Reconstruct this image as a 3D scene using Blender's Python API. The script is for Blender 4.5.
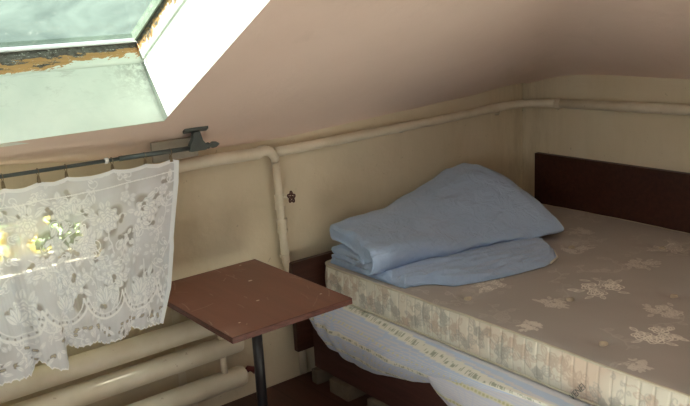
import bpy, bmesh, math, random
import numpy as np
from mathutils import Vector, Matrix, noise

random.seed(4)
rng = np.random.default_rng(7)
for o in list(bpy.data.objects):
    bpy.data.objects.remove(o)
C = bpy.context.scene.collection
SC = bpy.context.scene

# ------------------------------------------------------------------ camera
YAW, PITCH, ROLL, FPX = math.radians(37.353), math.radians(13.981), math.radians(-3.088), 804.4
fw = Vector((math.sin(YAW)*math.cos(PITCH), math.cos(YAW)*math.cos(PITCH), -math.sin(PITCH)))
rt = fw.cross(Vector((0, 0, 1))).normalized(); up = rt.cross(fw)
r2 = rt*math.cos(ROLL)+up*math.sin(ROLL); u2 = -rt*math.sin(ROLL)+up*math.cos(ROLL)
cam = bpy.data.cameras.new('camera'); cam.sensor_width = 36; cam.sensor_fit = 'HORIZONTAL'
cam.lens = FPX/690*36; cam.clip_start = .02
co = bpy.data.objects.new('camera', cam); C.objects.link(co)
mw = Matrix((r2, u2, -fw)).transposed().to_4x4(); mw.translation = Vector((0, 0, 1.503))
co.matrix_world = mw; SC.camera = co

# ------------------------------------------------------------------ light and exposure
SC.view_settings.view_transform = 'Standard'; SC.view_settings.look = 'None'
SC.view_settings.gamma = 1; SC.view_settings.use_curve_mapping = False
SC.view_settings.exposure = 0.47
w = bpy.data.worlds.new('sky'); SC.world = w; w.use_nodes = True
bg = w.node_tree.nodes['Background']; bg.inputs[0].default_value = (.86, .95, 1, 1); bg.inputs[1].default_value = 2.3
sl = bpy.data.lights.new('sun', 'SUN'); sl.energy = 72; sl.angle = math.radians(1.5); sl.color = (1, .965, .93)
so = bpy.data.objects.new('sun', sl); C.objects.link(so)
so.rotation_euler = Vector((.50, -.80, -1)).to_track_quat('-Z', 'Y').to_euler()
so.location = (-.5, 4.4, 4)
al = bpy.data.lights.new('added_side_light', 'AREA'); al.shape = 'RECTANGLE'; al.size = 1.3; al.size_y = 1.1  # added lamp outside the left wall, tilted up to brighten ceiling and room
al.energy = 16; al.color = (1, .92, .86)
ao = bpy.data.objects.new('added_side_light', al); C.objects.link(ao)
ao.location = (-1.74, -.45, 1.0); ao.rotation_euler = (0, math.radians(-90-38), 0)
SC.cycles.max_bounces = 14; SC.cycles.diffuse_bounces = 8; SC.cycles.transparent_max_bounces = 12
SC.cycles.caustics_reflective = False; SC.cycles.caustics_refractive = False
SC.cycles.sample_clamp_indirect = 6

# ------------------------------------------------------------------ node helpers
def mat(name, rough=.6, spec=.35):
    m = bpy.data.materials.new(name); m.use_nodes = True
    nt = m.node_tree; b = nt.nodes['Principled BSDF']
    b.inputs['Roughness'].default_value = rough
    b.inputs['Specular IOR Level'].default_value = spec
    return m, nt, b
def N(nt, t, **k):
    n = nt.nodes.new(t)
    for a, v in k.items(): setattr(n, a, v)
    return n
def coord(nt, kind='Object', scale=(1, 1, 1)):
    tc = N(nt, 'ShaderNodeTexCoord'); mp = N(nt, 'ShaderNodeMapping'); mp.inputs['Scale'].default_value = scale
    nt.links.new(tc.outputs[kind], mp.inputs[0]); return mp.outputs[0]
def noisen(nt, vec, sc, det=4, rough=.55, dist=0):
    n = N(nt, 'ShaderNodeTexNoise'); n.inputs['Scale'].default_value = sc; n.inputs['Detail'].default_value = det
    n.inputs['Roughness'].default_value = rough; n.inputs['Distortion'].default_value = dist
    nt.links.new(vec, n.inputs['Vector']); return n.outputs['Fac']
def ramp(nt, fac, stops):
    r = N(nt, 'ShaderNodeValToRGB'); e = r.color_ramp.elements
    while len(e) < len(stops): e.new(.5)
    for i, (p, c) in enumerate(stops):
        e[i].position = p; e[i].color = (*c, 1) if len(c) == 3 else c
    nt.links.new(fac, r.inputs[0]); return r.outputs[0]
def mix(nt, fac, a, b, mode='MIX'):
    m = N(nt, 'ShaderNodeMix', data_type='RGBA', blend_type=mode)
    for s, v in ((m.inputs[0], fac), (m.inputs[6], a), (m.inputs[7], b)):
        if isinstance(v, (int, float)): s.default_value = v
        elif isinstance(v, tuple): s.default_value = (*v, 1)
        else: nt.links.new(v, s)
    return m.outputs[2]
def math_(nt, op, a, b=0, clamp=False):
    m = N(nt, 'ShaderNodeMath', operation=op, use_clamp=clamp)
    for s, v in ((m.inputs[0], a), (m.inputs[1], b)):
        if isinstance(v, (int, float)): s.default_value = v
        else: nt.links.new(v, s)
    return m.outputs[0]
def bump(nt, b, h, st=.3, d=.01):
    n = N(nt, 'ShaderNodeBump'); n.inputs['Strength'].default_value = st; n.inputs['Distance'].default_value = d
    nt.links.new(h, n.inputs['Height']); nt.links.new(n.outputs[0], b.inputs['Normal'])
def attr(nt, name):
    a = N(nt, 'ShaderNodeAttribute', attribute_name=name); return a.outputs['Color']
def sepxyz(nt, v):
    s = N(nt, 'ShaderNodeSeparateXYZ'); nt.links.new(v, s.inputs[0]); return s.outputs
def plain(name, c, rough=.6, var=.12, sc=9, spec=.35, bmp=0, metal=0):
    m, nt, b = mat(name, rough, spec)
    v = coord(nt); f = noisen(nt, v, sc, 5)
    c2 = tuple(x*(1-var) for x in c); c1 = tuple(min(1, x*(1+var)) for x in c)
    nt.links.new(ramp(nt, f, [(.3, c2), (.7, c1)]), b.inputs['Base Color'])
    b.inputs['Metallic'].default_value = metal
    if bmp: bump(nt, b, noisen(nt, v, sc*6, 4), bmp, .004)
    return m

# ------------------------------------------------------------------ materials
def wall_mat():
    m, nt, b = mat('old_cream_wall_paint', .62, .25)
    v = coord(nt)
    base = ramp(nt, noisen(nt, v, 1.7, 5), [(.3, (.64, .565, .42)), (.55, (.70, .63, .485)), (.75, (.74, .67, .54))])
    st = ramp(nt, noisen(nt, coord(nt, scale=(5, 5, 1.2)), 1.6, 7, .68, .6), [(.52, (0, 0, 0)), (.72, (1, 1, 1))])
    base = mix(nt, math_(nt, 'MULTIPLY', st, .13), base, (.40, .33, .20))
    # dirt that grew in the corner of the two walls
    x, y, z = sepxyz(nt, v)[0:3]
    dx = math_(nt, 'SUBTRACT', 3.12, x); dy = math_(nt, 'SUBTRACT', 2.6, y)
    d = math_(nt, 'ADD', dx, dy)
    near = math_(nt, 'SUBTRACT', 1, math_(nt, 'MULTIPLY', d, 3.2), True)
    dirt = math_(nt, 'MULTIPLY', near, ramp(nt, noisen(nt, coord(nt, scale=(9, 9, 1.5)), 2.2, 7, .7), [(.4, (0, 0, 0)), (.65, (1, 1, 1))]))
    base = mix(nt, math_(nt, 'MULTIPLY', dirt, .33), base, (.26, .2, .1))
    sp = ramp(nt, noisen(nt, v, 46, 2), [(.73, (0, 0, 0)), (.76, (1, 1, 1))])
    base = mix(nt, math_(nt, 'MULTIPLY', sp, .4), base, (.25, .19, .12))
    nt.links.new(base, b.inputs['Base Color']); bump(nt, b, noisen(nt, v, 7, 8, .6), .35, .02)
    return m
def ceil_mat():
    m, nt, b = mat('warm_white_ceiling_paint', .7, .2)
    v = coord(nt)
    base = ramp(nt, noisen(nt, v, 1.2, 5), [(.3, (.74, .60, .52)), (.7, (.82, .68, .60))])
    st = ramp(nt, noisen(nt, v, 3.4, 7, .7, .8), [(.58, (0, 0, 0)), (.78, (1, 1, 1))])
    base = mix(nt, math_(nt, 'MULTIPLY', st, .18), base, (.42, .33, .25))
    nt.links.new(base, b.inputs['Base Color']); bump(nt, b, noisen(nt, v, 5, 8, .6), .35, .02)
    return m
WALL, CEIL = wall_mat(), ceil_mat()
def pipe_mat():
    m, nt, b = mat('cream_gloss_pipe_paint', .38, .45)
    v = coord(nt)
    base = ramp(nt, noisen(nt, v, 9, 5), [(.3, (.66, .60, .47)), (.7, (.76, .71, .59))])
    ch = ramp(nt, noisen(nt, v, 38, 4), [(.68, (0, 0, 0)), (.72, (1, 1, 1))])
    base = mix(nt, math_(nt, 'MULTIPLY', ch, .5), base, (.33, .24, .15))
    nt.links.new(base, b.inputs['Base Color']); bump(nt, b, noisen(nt, v, 30, 4), .15, .004)
    return m
PIPE = pipe_mat()
def floor_mat():
    m, nt, b = mat('dark_brown_painted_boards', .45, .4)
    v = coord(nt)
    x, y, z = sepxyz(nt, v)[0:3]
    g = math_(nt, 'FRACT', math_(nt, 'MULTIPLY', x, 9))
    gap = math_(nt, 'LESS_THAN', g, .035)
    base = ramp(nt, noisen(nt, coord(nt, scale=(14, 1.2, 1)), 2, 6), [(.3, (.055, .022, .016)), (.7, (.09, .038, .027))])
    base = mix(nt, gap, base, (.03, .015, .01))
    nt.links.new(base, b.inputs['Base Color']); return m
def wood_mat(name, c1, c2, rough=.4, ax=(2, 22, 22), spec=.4):
    m, nt, b = mat(name, rough, spec)
    f = noisen(nt, coord(nt, scale=ax), 2.3, 7, .6, .4)
    nt.links.new(ramp(nt, f, [(.3, c1), (.7, c2)]), b.inputs['Base Color'])
    bump(nt, b, f, .08, .003)
    return m
BOARD = wood_mat('dark_mahogany_veneer', (.035, .012, .008), (.065, .024, .016), .42)
RAILW = wood_mat('dark_red_brown_bed_wood', (.045, .018, .015), (.08, .033, .027), .5, (22, 2, 22))
BRICK = plain('cream_brick', (.15, .12, .09), .85, .15, 20, .2, .4)
RODM = plain('grey_green_metal', (.12, .145, .145), .38, .2, 12, .5, 0, .6)
DARKM = plain('black_post_paint', (.02, .02, .024), .35, .2, 14, .5)
BRASS = plain('tarnished_brass', (.24, .19, .12), .4, .2, 60, .5, 0, .7)
KNOB = plain('rusty_brown_cast_iron', (.09, .035, .028), .55, .4, 80, .4, .3)
REDP = plain('dark_red_plastic', (.09, .012, .01), .4, .2, 50)
WHITEP = plain('white_plastic', (.75, .75, .75), .4, .05)
PLANK = plain('weathered_grey_wood', (.40, .37, .31), .75, .15, 14, .2, .3)

def attr_mat(name, att, rough=.7, spec=.3, bmp=None, sheen=0):
    m, nt, b = mat(name, rough, spec)
    nt.links.new(attr(nt, att), b.inputs['Base Color'])
    v = coord(nt)
    if bmp: bump(nt, b, noisen(nt, v, bmp[0], 5), bmp[1], bmp[2])
    if sheen: b.inputs['Sheen Weight'].default_value = sheen
    return m

# ------------------------------------------------------------------ mesh helpers
def link(name, me, m, parent=None, smooth=False):
    o = bpy.data.objects.new(name, me); C.objects.link(o)
    if m: me.materials.append(m)
    if parent: o.parent = parent
    if smooth:
        me.polygons.foreach_set('use_smooth', [True]*len(me.polygons))
    me.update()
    return o
def finish(name, bm, m, parent=None, smooth=False, bevel=0, seg=2):
    bmesh.ops.recalc_face_normals(bm, faces=bm.faces)
    me = bpy.data.meshes.new(name); bm.to_mesh(me); bm.free()
    o = link(name, me, m, parent, smooth)
    if bevel:
        md = o.modifiers.new('bevel', 'BEVEL'); md.width = bevel; md.segments = seg; md.limit_method = 'ANGLE'
    return o
def box(bm, a, b_):
    vs = [bm.verts.new((x, y, z)) for x in (a[0], b_[0]) for y in (a[1], b_[1]) for z in (a[2], b_[2])]
    for f in ((0, 1, 3, 2), (4, 6, 7, 5), (0, 4, 5, 1), (2, 3, 7, 6), (0, 2, 6, 4), (1, 5, 7, 3)):
        bm.faces.new([vs[i] for i in f])
def boxo(name, a, b_, m, parent=None, bevel=0):
    bm = bmesh.new(); box(bm, a, b_); return finish(name, bm, m, parent, bevel=bevel)
def tube(bm, pts, rad, seg=14, cap=True):
    pts = [Vector(p) for p in pts]
    if not hasattr(rad, '__len__'): rad = [rad]*len(pts)
    rings = []; ref = None
    for i, p in enumerate(pts):
        t = (pts[min(i+1, len(pts)-1)]-pts[max(i-1, 0)]).normalized()
        if ref is None:
            ref = t.orthogonal().normalized()
        else:
            ref = (ref - t*ref.dot(t)).normalized()
        s = t.cross(ref)
        rings.append([bm.verts.new(p+(ref*math.cos(a)+s*math.sin(a))*rad[i]) for a in [2*math.pi*k/seg for k in range(seg)]])
    for a, b_ in zip(rings, rings[1:]):
        for k in range(seg):
            bm.faces.new((a[k], a[(k+1) % seg], b_[(k+1) % seg], b_[k]))
    if cap:
        bm.faces.new(rings[0][::-1]); bm.faces.new(rings[-1])
def tubeo(name, pts, rad, m, parent=None, seg=14, smooth=True):
    bm = bmesh.new(); tube(bm, pts, rad, seg)
    o = finish(name, bm, m, parent, smooth)
    return o
def grid_mesh(name, X, Y, Z, m, parent=None, cols=None, cname='pattern', smooth=True, mask=None, flip=False):
    """X,Y,Z 2-D arrays -> one surface; cols (h,w,3) is a pattern printed or woven into it"""
    h, w_ = X.shape
    idx = np.arange(h*w_).reshape(h, w_)
    q = np.stack([idx[:-1, :-1], idx[:-1, 1:], idx[1:, 1:], idx[1:, :-1]], -1)
    if flip: q = q[..., ::-1]
    q = q.reshape(-1, 4)
    if mask is not None: q = q[mask.reshape(-1)]
    me = bpy.data.meshes.new(name)
    me.vertices.add(h*w_); me.vertices.foreach_set('co', np.stack([X, Y, Z], -1).astype(np.float32).ravel())
    me.loops.add(len(q)*4); me.loops.foreach_set('vertex_index', q.astype(np.int32).ravel())
    me.polygons.add(len(q)); me.polygons.foreach_set('loop_start', np.arange(len(q), dtype=np.int32)*4)
    me.update(calc_edges=True)
    if cols is not None:
        ca = me.color_attributes.new(cname, 'FLOAT_COLOR', 'POINT')
        c4 = np.concatenate([cols, np.ones((h, w_, 1))], -1).astype(np.float32)
        ca.data.foreach_set('color', c4.ravel())
    me.validate()
    return link(name, me, m, parent, smooth)
def thing(name, label, cat, loc=(0, 0, 0), group=None):
    o = bpy.data.objects.new(name, None); C.objects.link(o); o.location = loc; o.empty_display_size = .05
    tag(o, label, cat, group); return o
def tag(o, label, cat, group=None):
    o['label'] = label; o['category'] = cat
    if group: o['group'] = group
    return o
def struct(o): o['kind'] = 'structure'; return o
def local(root, *objs):
    """children were modelled in world coordinates: keep them there under a root placed at the thing's base"""
    for o in objs:
        o.parent = root; o.matrix_parent_inverse = Matrix.Translation(-Vector(root.location))

class Ras:
    """a drawing of a woven or printed pattern in metres, sampled at mesh vertices"""
    def __init__(s, x0, x1, y0, y1, res, val=0.):
        s.x0, s.y0, s.res = x0, y0, res
        s.w, s.h = int((x1-x0)/res)+2, int((y1-y0)/res)+2
        s.A = np.full((s.h, s.w), val, float)
    def win(s, xa, xb, ya, yb):
        i0 = max(0, int((xa-s.x0)/s.res)); i1 = min(s.w, int((xb-s.x0)/s.res)+2)
        j0 = max(0, int((ya-s.y0)/s.res)); j1 = min(s.h, int((yb-s.y0)/s.res)+2)
        if i0 >= i1 or j0 >= j1: return None
        yy, xx = np.mgrid[j0:j1, i0:i1]
        return (slice(j0, j1), slice(i0, i1)), xx*s.res+s.x0, yy*s.res+s.y0
    def put(s, sl, k, v):
        s.A[sl] = s.A[sl]*(1-k)+v*k
    def line(s, pts, wd, v):
        for (ax, ay), (bx, by) in zip(pts, pts[1:]):
            r = s.win(min(ax, bx)-wd, max(ax, bx)+wd, min(ay, by)-wd, max(ay, by)+wd)
            if r is None: continue
            sl, x, y = r; L = (bx-ax)**2+(by-ay)**2+1e-12
            t = np.clip(((x-ax)*(bx-ax)+(y-ay)*(by-ay))/L, 0, 1)
            d = np.hypot(x-ax-t*(bx-ax), y-ay-t*(by-ay))
            s.put(sl, np.clip((wd-d)/(wd*.5), 0, 1), v)
    def blob(s, cx, cy, fr, rmax, v, soft=.12):
        r = s.win(cx-rmax, cx+rmax, cy-rmax, cy+rmax)
        if r is None: return
        sl, x, y = r; rr = np.hypot(x-cx, y-cy); th = np.arctan2(y-cy, x-cx)
        s.put(sl, np.clip((fr(th)-rr)/(rmax*soft), 0, 1), v)
    def leaf(s, cx, cy, L, W, a, v, vl=None, lw=.0022):
        p = []
        for k in range(17):
            t = k/16; p.append((t*L, W*math.sin(math.pi*t)**.8))
        q = p+[(x, -y) for x, y in p[::-1]]
        ca, sa = math.cos(a), math.sin(a)
        r = s.win(cx-L, cx+L, cy-L, cy+L)
        if r is not None and v is not None:
            sl, x, y = r; u = (x-cx)*ca+(y-cy)*sa; t = -(x-cx)*sa+(y-cy)*ca
            ww = W*np.sin(np.pi*np.clip(u/L, 0, 1))**.8
            s.put(sl, np.clip((ww-abs(t))/(.15*W+1e-6), 0, 1)*((u > 0) & (u < L)), v)
        if vl is not None:
            q = [(cx+x*ca-y*sa, cy+x*sa+y*ca) for x, y in q]
            s.line(q, lw, vl); s.line([(cx, cy), (cx+L*.85*ca, cy+L*.85*sa)], lw*.8, vl)
    def rose(s, cx, cy, R, v, vl, lw=.0025, n=7, ph=0., fill=True):
        if fill: s.blob(cx, cy, lambda th: R*(1+.13*np.cos(n*th+ph)), R*1.2, v)
        for k, f in enumerate((1, .72, .47, .24)):
            nn = max(3, n-k*1); p = []
            for i in range(61):
                th = 2*math.pi*i/60; rr = R*f*(1+.14*math.cos(nn*th+ph+k*1.3))
                p.append((cx+rr*math.cos(th), cy+rr*math.sin(th)))
            s.line(p, lw, vl)
        for i in range(n):
            th = (2*math.pi*i+math.pi-ph)/n
            s.line([(cx+R*.5*math.cos(th), cy+R*.5*math.sin(th)), (cx+R*.86*math.cos(th+.1), cy+R*.86*math.sin(th+.1))], lw, vl)
    def curl(s, cx, cy, R, a, sgn, v, lw=.0025, turns=1.1):
        p = []
        for i in range(26):
            t = i/25; rr = R*(1-t*.75); th = a+sgn*2*math.pi*turns*t
            p.append((cx+rr*math.cos(th), cy+rr*math.sin(th)))
        s.line(p, lw, v)
    def at(s, x, y):
        fx = np.clip((x-s.x0)/s.res, 0, s.w-1.001); fy = np.clip((y-s.y0)/s.res, 0, s.h-1.001)
        i = fx.astype(int); j = fy.astype(int); fx = fx-i; fy = fy-j; A = s.A
        return (A[j, i]*(1-fx)+A[j, i+1]*fx)*(1-fy)+(A[j+1, i]*(1-fx)+A[j+1, i+1]*fx)*fy
def vnoise(X, Y, sc, seed=0, octv=3):
    """smooth value noise on arrays"""
    out = np.zeros_like(X, dtype=float); amp = 1.; tot = 0
    for o in range(octv):
        g = np.random.default_rng(seed+o*17).random((64, 64))
        x = X*sc*(2**o)+31.7; y = Y*sc*(2**o)+17.3
        i = np.floor(x).astype(int); j = np.floor(y).astype(int); fx = x-i; fy = y-j
        fx = fx*fx*(3-2*fx); fy = fy*fy*(3-2*fy)
        a = g[j % 64, i % 64]; b_ = g[j % 64, (i+1) % 64]; c = g[(j+1) % 64, i % 64]; d = g[(j+1) % 64, (i+1) % 64]
        out += amp*((a*(1-fx)+b_*fx)*(1-fy)+(c*(1-fx)+d*fx)*fy); tot += amp; amp *= .5
    return out/tot*2-1

# ------------------------------------------------------------------ room shell
XR, YF, XL, YB = 3.12, 2.6, -1.6, -2.2
SLOPE = .524
def ceil_z(x, y):
    ex = np.interp(x, [-1.6, .2, .65, 1.2, 1.8, 2.5, 3.0, 3.12], [1.08, 1.08, 1.065, 1.010, 1.008, 1.040, 1.08, 1.09])
    d = YF-y
    a = 1.048+d*SLOPE+(ex-1.048)*np.exp(-np.maximum(d, 0)/.07)
    b_ = 1.128+(XR-x)*SLOPE
    k = 26.
    z = -np.log(np.exp(-k*a)+np.exp(-k*b_)+np.exp(-k*2.45))/k
    return z+.02*np.exp(-k*abs(a-b_)*.4)*0
HX0, HX1, HY0, HY1 = .0, 1.105, 1.05, 2.372
xs = sorted(set(np.round(np.concatenate([np.arange(XL, HX0, .08), np.linspace(HX0, HX1, 25), np.arange(HX1+.04, XR, .04), [XR+.0]]), 4)))
ys = sorted(set(np.round(np.concatenate([np.arange(YB, HY0, .08), np.linspace(HY0, HY1, 22), np.arange(HY1+.02, YF, .02), [YF]]), 4)))
Xg, Yg = np.meshgrid(np.array(xs), np.array(ys))
Zg = ceil_z(Xg, Yg)
edge = np.minimum(1, np.hypot(np.maximum(0, np.maximum(HX0-Xg, Xg-HX1)), np.maximum(0, np.maximum(HY0-Yg, Yg-HY1)))/.15)
Zg = Zg+vnoise(Xg, Yg, 2.2, 5)*.012*np.clip((edge-.35)/.65, 0, 1)
cx = (Xg[:-1, :-1]+Xg[1:, 1:])/2; cy = (Yg[:-1, :-1]+Yg[1:, 1:])/2
hole = (cx > HX0) & (cx < HX1) & (cy > HY0) & (cy < HY1)
struct(grid_mesh('ceiling', Xg, Yg, Zg, CEIL, mask=~hole))

bm = bmesh.new(); box(bm, (XL-.1, YB-.1, -.08), (XR+.1, YF+.1, 0)); fl_ = struct(finish('floor', bm, floor_mat()))
boxo('bounce_sheet', (-.9, -.6, 0), (1.66, 1.45, .003), plain('pinkish_beige_bounce_sheet', (.63, .57, .53), .6, .08, 6), fl_)  # unseen pale sheet added on the floor to bounce sunlight upwards
def profile_wall(name, x0, x1, roof=True):
    bm = bmesh.new()
    yy = np.linspace(YB-.1, YF+.0, 60)
    xin = max(XL, min(XR, (x0 if x0 > 0 else x1)))
    zz = ceil_z(np.full_like(yy, xin), np.minimum(yy, YF))+.03
    rows = []
    for x in (x0, x1):
        rows.append([(bm.verts.new((x, y, 0)), bm.verts.new((x, y, z))) for y, z in zip(yy, zz)])
    for r in rows:
        for a, b_ in zip(r, r[1:]): bm.faces.new((a[0], b_[0], b_[1], a[1]))
    for (a, b_), (c, d) in zip(zip(rows[0], rows[0][1:]), zip(rows[1], rows[1][1:])):
        bm.faces.new((a[1], b_[1], d[1], c[1])); bm.faces.new((a[0], b_[0], d[0], c[0]))
    for k in (0, -1): bm.faces.new((rows[0][k][0], rows[0][k][1], rows[1][k][1], rows[1][k][0]))
    return struct(finish(name, bm, WALL))
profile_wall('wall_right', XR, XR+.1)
bm = bmesh.new()                                # left wall with an opening for the added window
def wslab(ya, yb, z0, z1=None):
    ys2 = np.linspace(ya, yb, 24); zt2 = [z1]*24 if z1 else list(ceil_z(np.full(24, XL), ys2)+.03)
    lo = [[bm.verts.new((x, y, z0)) for y in ys2] for x in (XL-.1, XL)]
    hi = [[bm.verts.new((x, y, z)) for y, z in zip(ys2, zt2)] for x in (XL-.1, XL)]
    for k in range(23):
        for r in (0, 1): bm.faces.new((lo[r][k], lo[r][k+1], hi[r][k+1], hi[r][k]))
        bm.faces.new((hi[0][k], hi[0][k+1], hi[1][k+1], hi[1][k])); bm.faces.new((lo[0][k], lo[0][k+1], lo[1][k+1], lo[1][k]))
    for k in (0, 23): bm.faces.new((lo[0][k], lo[1][k], hi[1][k], hi[0][k]))
wslab(YB-.1, -1.1, 0); wslab(.2, YF, 0); wslab(-1.1, .2, 0, .7); wslab(-1.1, .2, 1.8)
OTHER = plain('brown_painted_panelling', (.30, .24, .19), .6)
struct(finish('wall_left', bm, OTHER))
WX0, WX1, WZ0, WZ1 = .05, .93, .712, .900     # the low window behind the lace
bm = bmesh.new()
for a, b_ in (((XL-.1, YF, 0), (WX0, YF+.12, 1.2)), ((WX1, YF, 0), (XR+.1, YF+.12, 1.2)),
              ((WX0, YF, 0), (WX1, YF+.12, WZ0)), ((WX0, YF, WZ1), (WX1, YF+.12, 1.2))): box(bm, a, b_)
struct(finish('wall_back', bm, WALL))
bm = bmesh.new()                                # wall behind the photographer
box(bm, (XL-.1, YB-.1, 0), (XR+.1, YB, 2.6))
struct(finish('wall_front', bm, OTHER))

# ------------------------------------------------------------------ skylight (window_1)
O1 = np.array([0, HY1, float(ceil_z(np.array(.6), np.array(HY1)))])
O2 = np.array([0, HY0, float(ceil_z(np.array(.6), np.array(HY0)))])
DV = np.array([0, .161, .245]); DN = DV/np.linalg.norm(DV); DEP = .293
UU = (O2-O1)/np.linalg.norm(O2-O1); LU = np.linalg.norm(O2-O1)
def sk(x, u, d):
    p = O1+UU*u+DN*d; return Vector((x, p[1], p[2]))
w1 = bpy.data.objects.new('window_1', None); C.objects.link(w1); struct(w1)
def paint_reveal():
    m, nt, b = mat('greenish_white_reveal_paint', .45, .4)
    v = coord(nt)
    base = ramp(nt, noisen(nt, v, 5, 6, .6, .5), [(.3, (.68, .74, .68)), (.7, (.80, .84, .78))])
    x, y, z = sepxyz(nt, v)[0:3]
    # scuffs and mildew settled near the casing and the corner
    near = math_(nt, 'MULTIPLY', math_(nt, 'SUBTRACT', y, 2.40, True), 8, True)
    f1 = ramp(nt, noisen(nt, coord(nt, scale=(1, 3, 3)), 11, 8, .75, 1), [(.52, (0, 0, 0)), (.66, (1, 1, 1))])
    base = mix(nt, math_(nt, 'MULTIPLY', math_(nt, 'MULTIPLY', near, f1), .5), base, (.22, .22, .18))
    cor = math_(nt, 'SUBTRACT', 1, math_(nt, 'MULTIPLY', math_(nt, 'SUBTRACT', 1.105, x), 6.5), True)
    cor = math_(nt, 'MULTIPLY', cor, near)
    f2 = ramp(nt, noisen(nt, v, 34, 7, .75), [(.42, (0, 0, 0)), (.53, (1, 1, 1))])
    base = mix(nt, math_(nt, 'MULTIPLY', math_(nt, 'MULTIPLY', cor, f2), .9), base, (.1, .11, .09))
    sc = ramp(nt, noisen(nt, coord(nt, scale=(30, 3, 3)), 2.3, 5, .7, 2.2), [(.66, (0, 0, 0)), (.70, (1, 1, 1))])
    base = mix(nt, math_(nt, 'MULTIPLY', sc, .16), base, (.3, .32, .26))
    nt.links.new(base, b.inputs['Base Color']); return m
def paint_casing():
    m, nt, b = mat('peeling_mildewed_casing', .65, .3)
    v = coord(nt); at = attr(nt, 'depth'); s = sepxyz(nt, at)   # x: distance from the sash 0..1, y: along the width
    d, a = s[0], s[1]
    base = ramp(nt, noisen(nt, v, 6, 5), [(.3, (.70, .76, .69)), (.7, (.82, .86, .79))])
    n1 = noisen(nt, coord(nt, scale=(2.0, 6, 6)), 3.4, 8, .62, .6)
    wob = math_(nt, 'MULTIPLY', math_(nt, 'SUBTRACT', n1, .5), 1.5)
    lim = math_(nt, 'SUBTRACT', 1.22, math_(nt, 'MULTIPLY', a, .62))
    peel = math_(nt, 'GREATER_THAN', lim, math_(nt, 'ADD', d, wob))
    wood = ramp(nt, noisen(nt, coord(nt, scale=(3, 30, 30)), 3, 5), [(.3, (.42, .23, .085)), (.7, (.58, .35, .15))])
    base = mix(nt, peel, base, wood)
    n2 = noisen(nt, coord(nt, scale=(3, 12, 12)), 5, 9, .72, .4)
    lim2 = math_(nt, 'ADD', math_(nt, 'SUBTRACT', .78, math_(nt, 'MULTIPLY', a, .42)), math_(nt, 'MULTIPLY', math_(nt, 'SUBTRACT', n1, .5), -1.3))
    mould = math_(nt, 'GREATER_THAN', lim2, math_(nt, 'ADD', d, math_(nt, 'MULTIPLY', math_(nt, 'SUBTRACT', n2, .5), 1.4)))
    base = mix(nt, math_(nt, 'MULTIPLY', mould, .93), base, ramp(nt, noisen(nt, v, 60, 6), [(.3, (.02, .022, .025)), (.7, (.16, .17, .16))]))
    n3 = ramp(nt, noisen(nt, coord(nt, scale=(2, 7, 7)), 19, 8, .8), [(.60, (0, 0, 0)), (.63, (1, 1, 1))])
    base = mix(nt, n3, base, (.75, .77, .7))
    nt.links.new(base, b.inputs['Base Color']); bump(nt, b, n1, .3, .006); return m
REV = paint_reveal(); CASE = paint_casing()
CAS0 = DEP*.735
def slab(bm, pts, thick):
    """closed slab from four inner corners, thickened outwards"""
    pts = [Vector(p) for p in pts]; n = Vector(thick)
    a = [bm.verts.new(p) for p in pts]; b_ = [bm.verts.new(p+n) for p in pts]
    bm.faces.new(a); bm.faces.new(b_[::-1])
    for i in range(4): bm.faces.new((a[i], a[(i+1) % 4], b_[(i+1) % 4], b_[i]))
e = .004
bm = bmesh.new()
slab(bm, [sk(HX0, 0, 0), sk(HX1, 0, 0), sk(HX1, 0, CAS0-e*.3), sk(HX0, 0, CAS0-e*.3)], -Vector(UU)*.03)
slab(bm, [sk(HX0, LU, 0), sk(HX1, LU, 0), sk(HX1, LU, CAS0-e*.3), sk(HX0, LU, CAS0-e*.3)], Vector(UU)*.03)
finish('sill_lining', bm, REV, w1)
bm = bmesh.new()
slab(bm, [sk(HX1, -.03, 0), sk(HX1, LU+.03, 0), sk(HX1, LU+.03, CAS0-e*.3), sk(HX1, -.03, CAS0-e*.3)], (.03, 0, 0))
finish('side_lining', bm, REV, w1)
bm = bmesh.new()
slab(bm, [sk(HX0, -.03, 0), sk(HX0, LU+.03, 0), sk(HX0, LU+.03, CAS0), sk(HX0, -.03, CAS0)], (-.03, 0, 0))
finish('side_lining', bm, REV, w1)
def casing(name, A, B, P, Q, thick, amin, amax):
    """casing board: A->B runs along the board at the lining, P->Q at the sash"""
    nu, nv = 40, 6
    X = np.zeros((nv, nu)); Y = X.copy(); Z = X.copy(); col = np.zeros((nv, nu, 3))
    for j in range(nv):
        for i in range(nu):
            a = Vector(A).lerp(Vector(B), i/(nu-1)); p = Vector(P).lerp(Vector(Q), i/(nu-1)); q = a.lerp(p, j/(nv-1))
            X[j, i], Y[j, i], Z[j, i] = q; col[j, i] = (1-j/(nv-1), amin+(amax-amin)*i/(nu-1), 0)
    o = grid_mesh(name, X, Y, Z, CASE, w1, col, 'depth', smooth=False)
    md = o.modifiers.new('solid', 'SOLIDIFY'); md.thickness = .03; md.offset = thick
    return o
g = .0025
casing('lower_casing', sk(HX0, -g, CAS0+e*.4), sk(HX1+.03, -g, CAS0+e*.4), sk(HX0, -g, DEP), sk(HX1+.03, -g, DEP), -1, 0.0, 1)
casing('side_casing', sk(HX1+g, 0, CAS0+e*.4), sk(HX1+g, LU, CAS0+e*.4), sk(HX1+g, 0, DEP), sk(HX1+g, LU, DEP), -1, 1.25, 1.5)
casing('upper_casing', sk(HX0, LU, CAS0), sk(HX1, LU, CAS0), sk(HX0, LU, DEP), sk(HX1, LU, DEP), 1, 1.3, 1.4)
casing('side_casing', sk(HX0, 0, CAS0), sk(HX0, LU, CAS0), sk(HX0, 0, DEP), sk(HX0, LU, DEP), 1, 1.3, 1.4)
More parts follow.
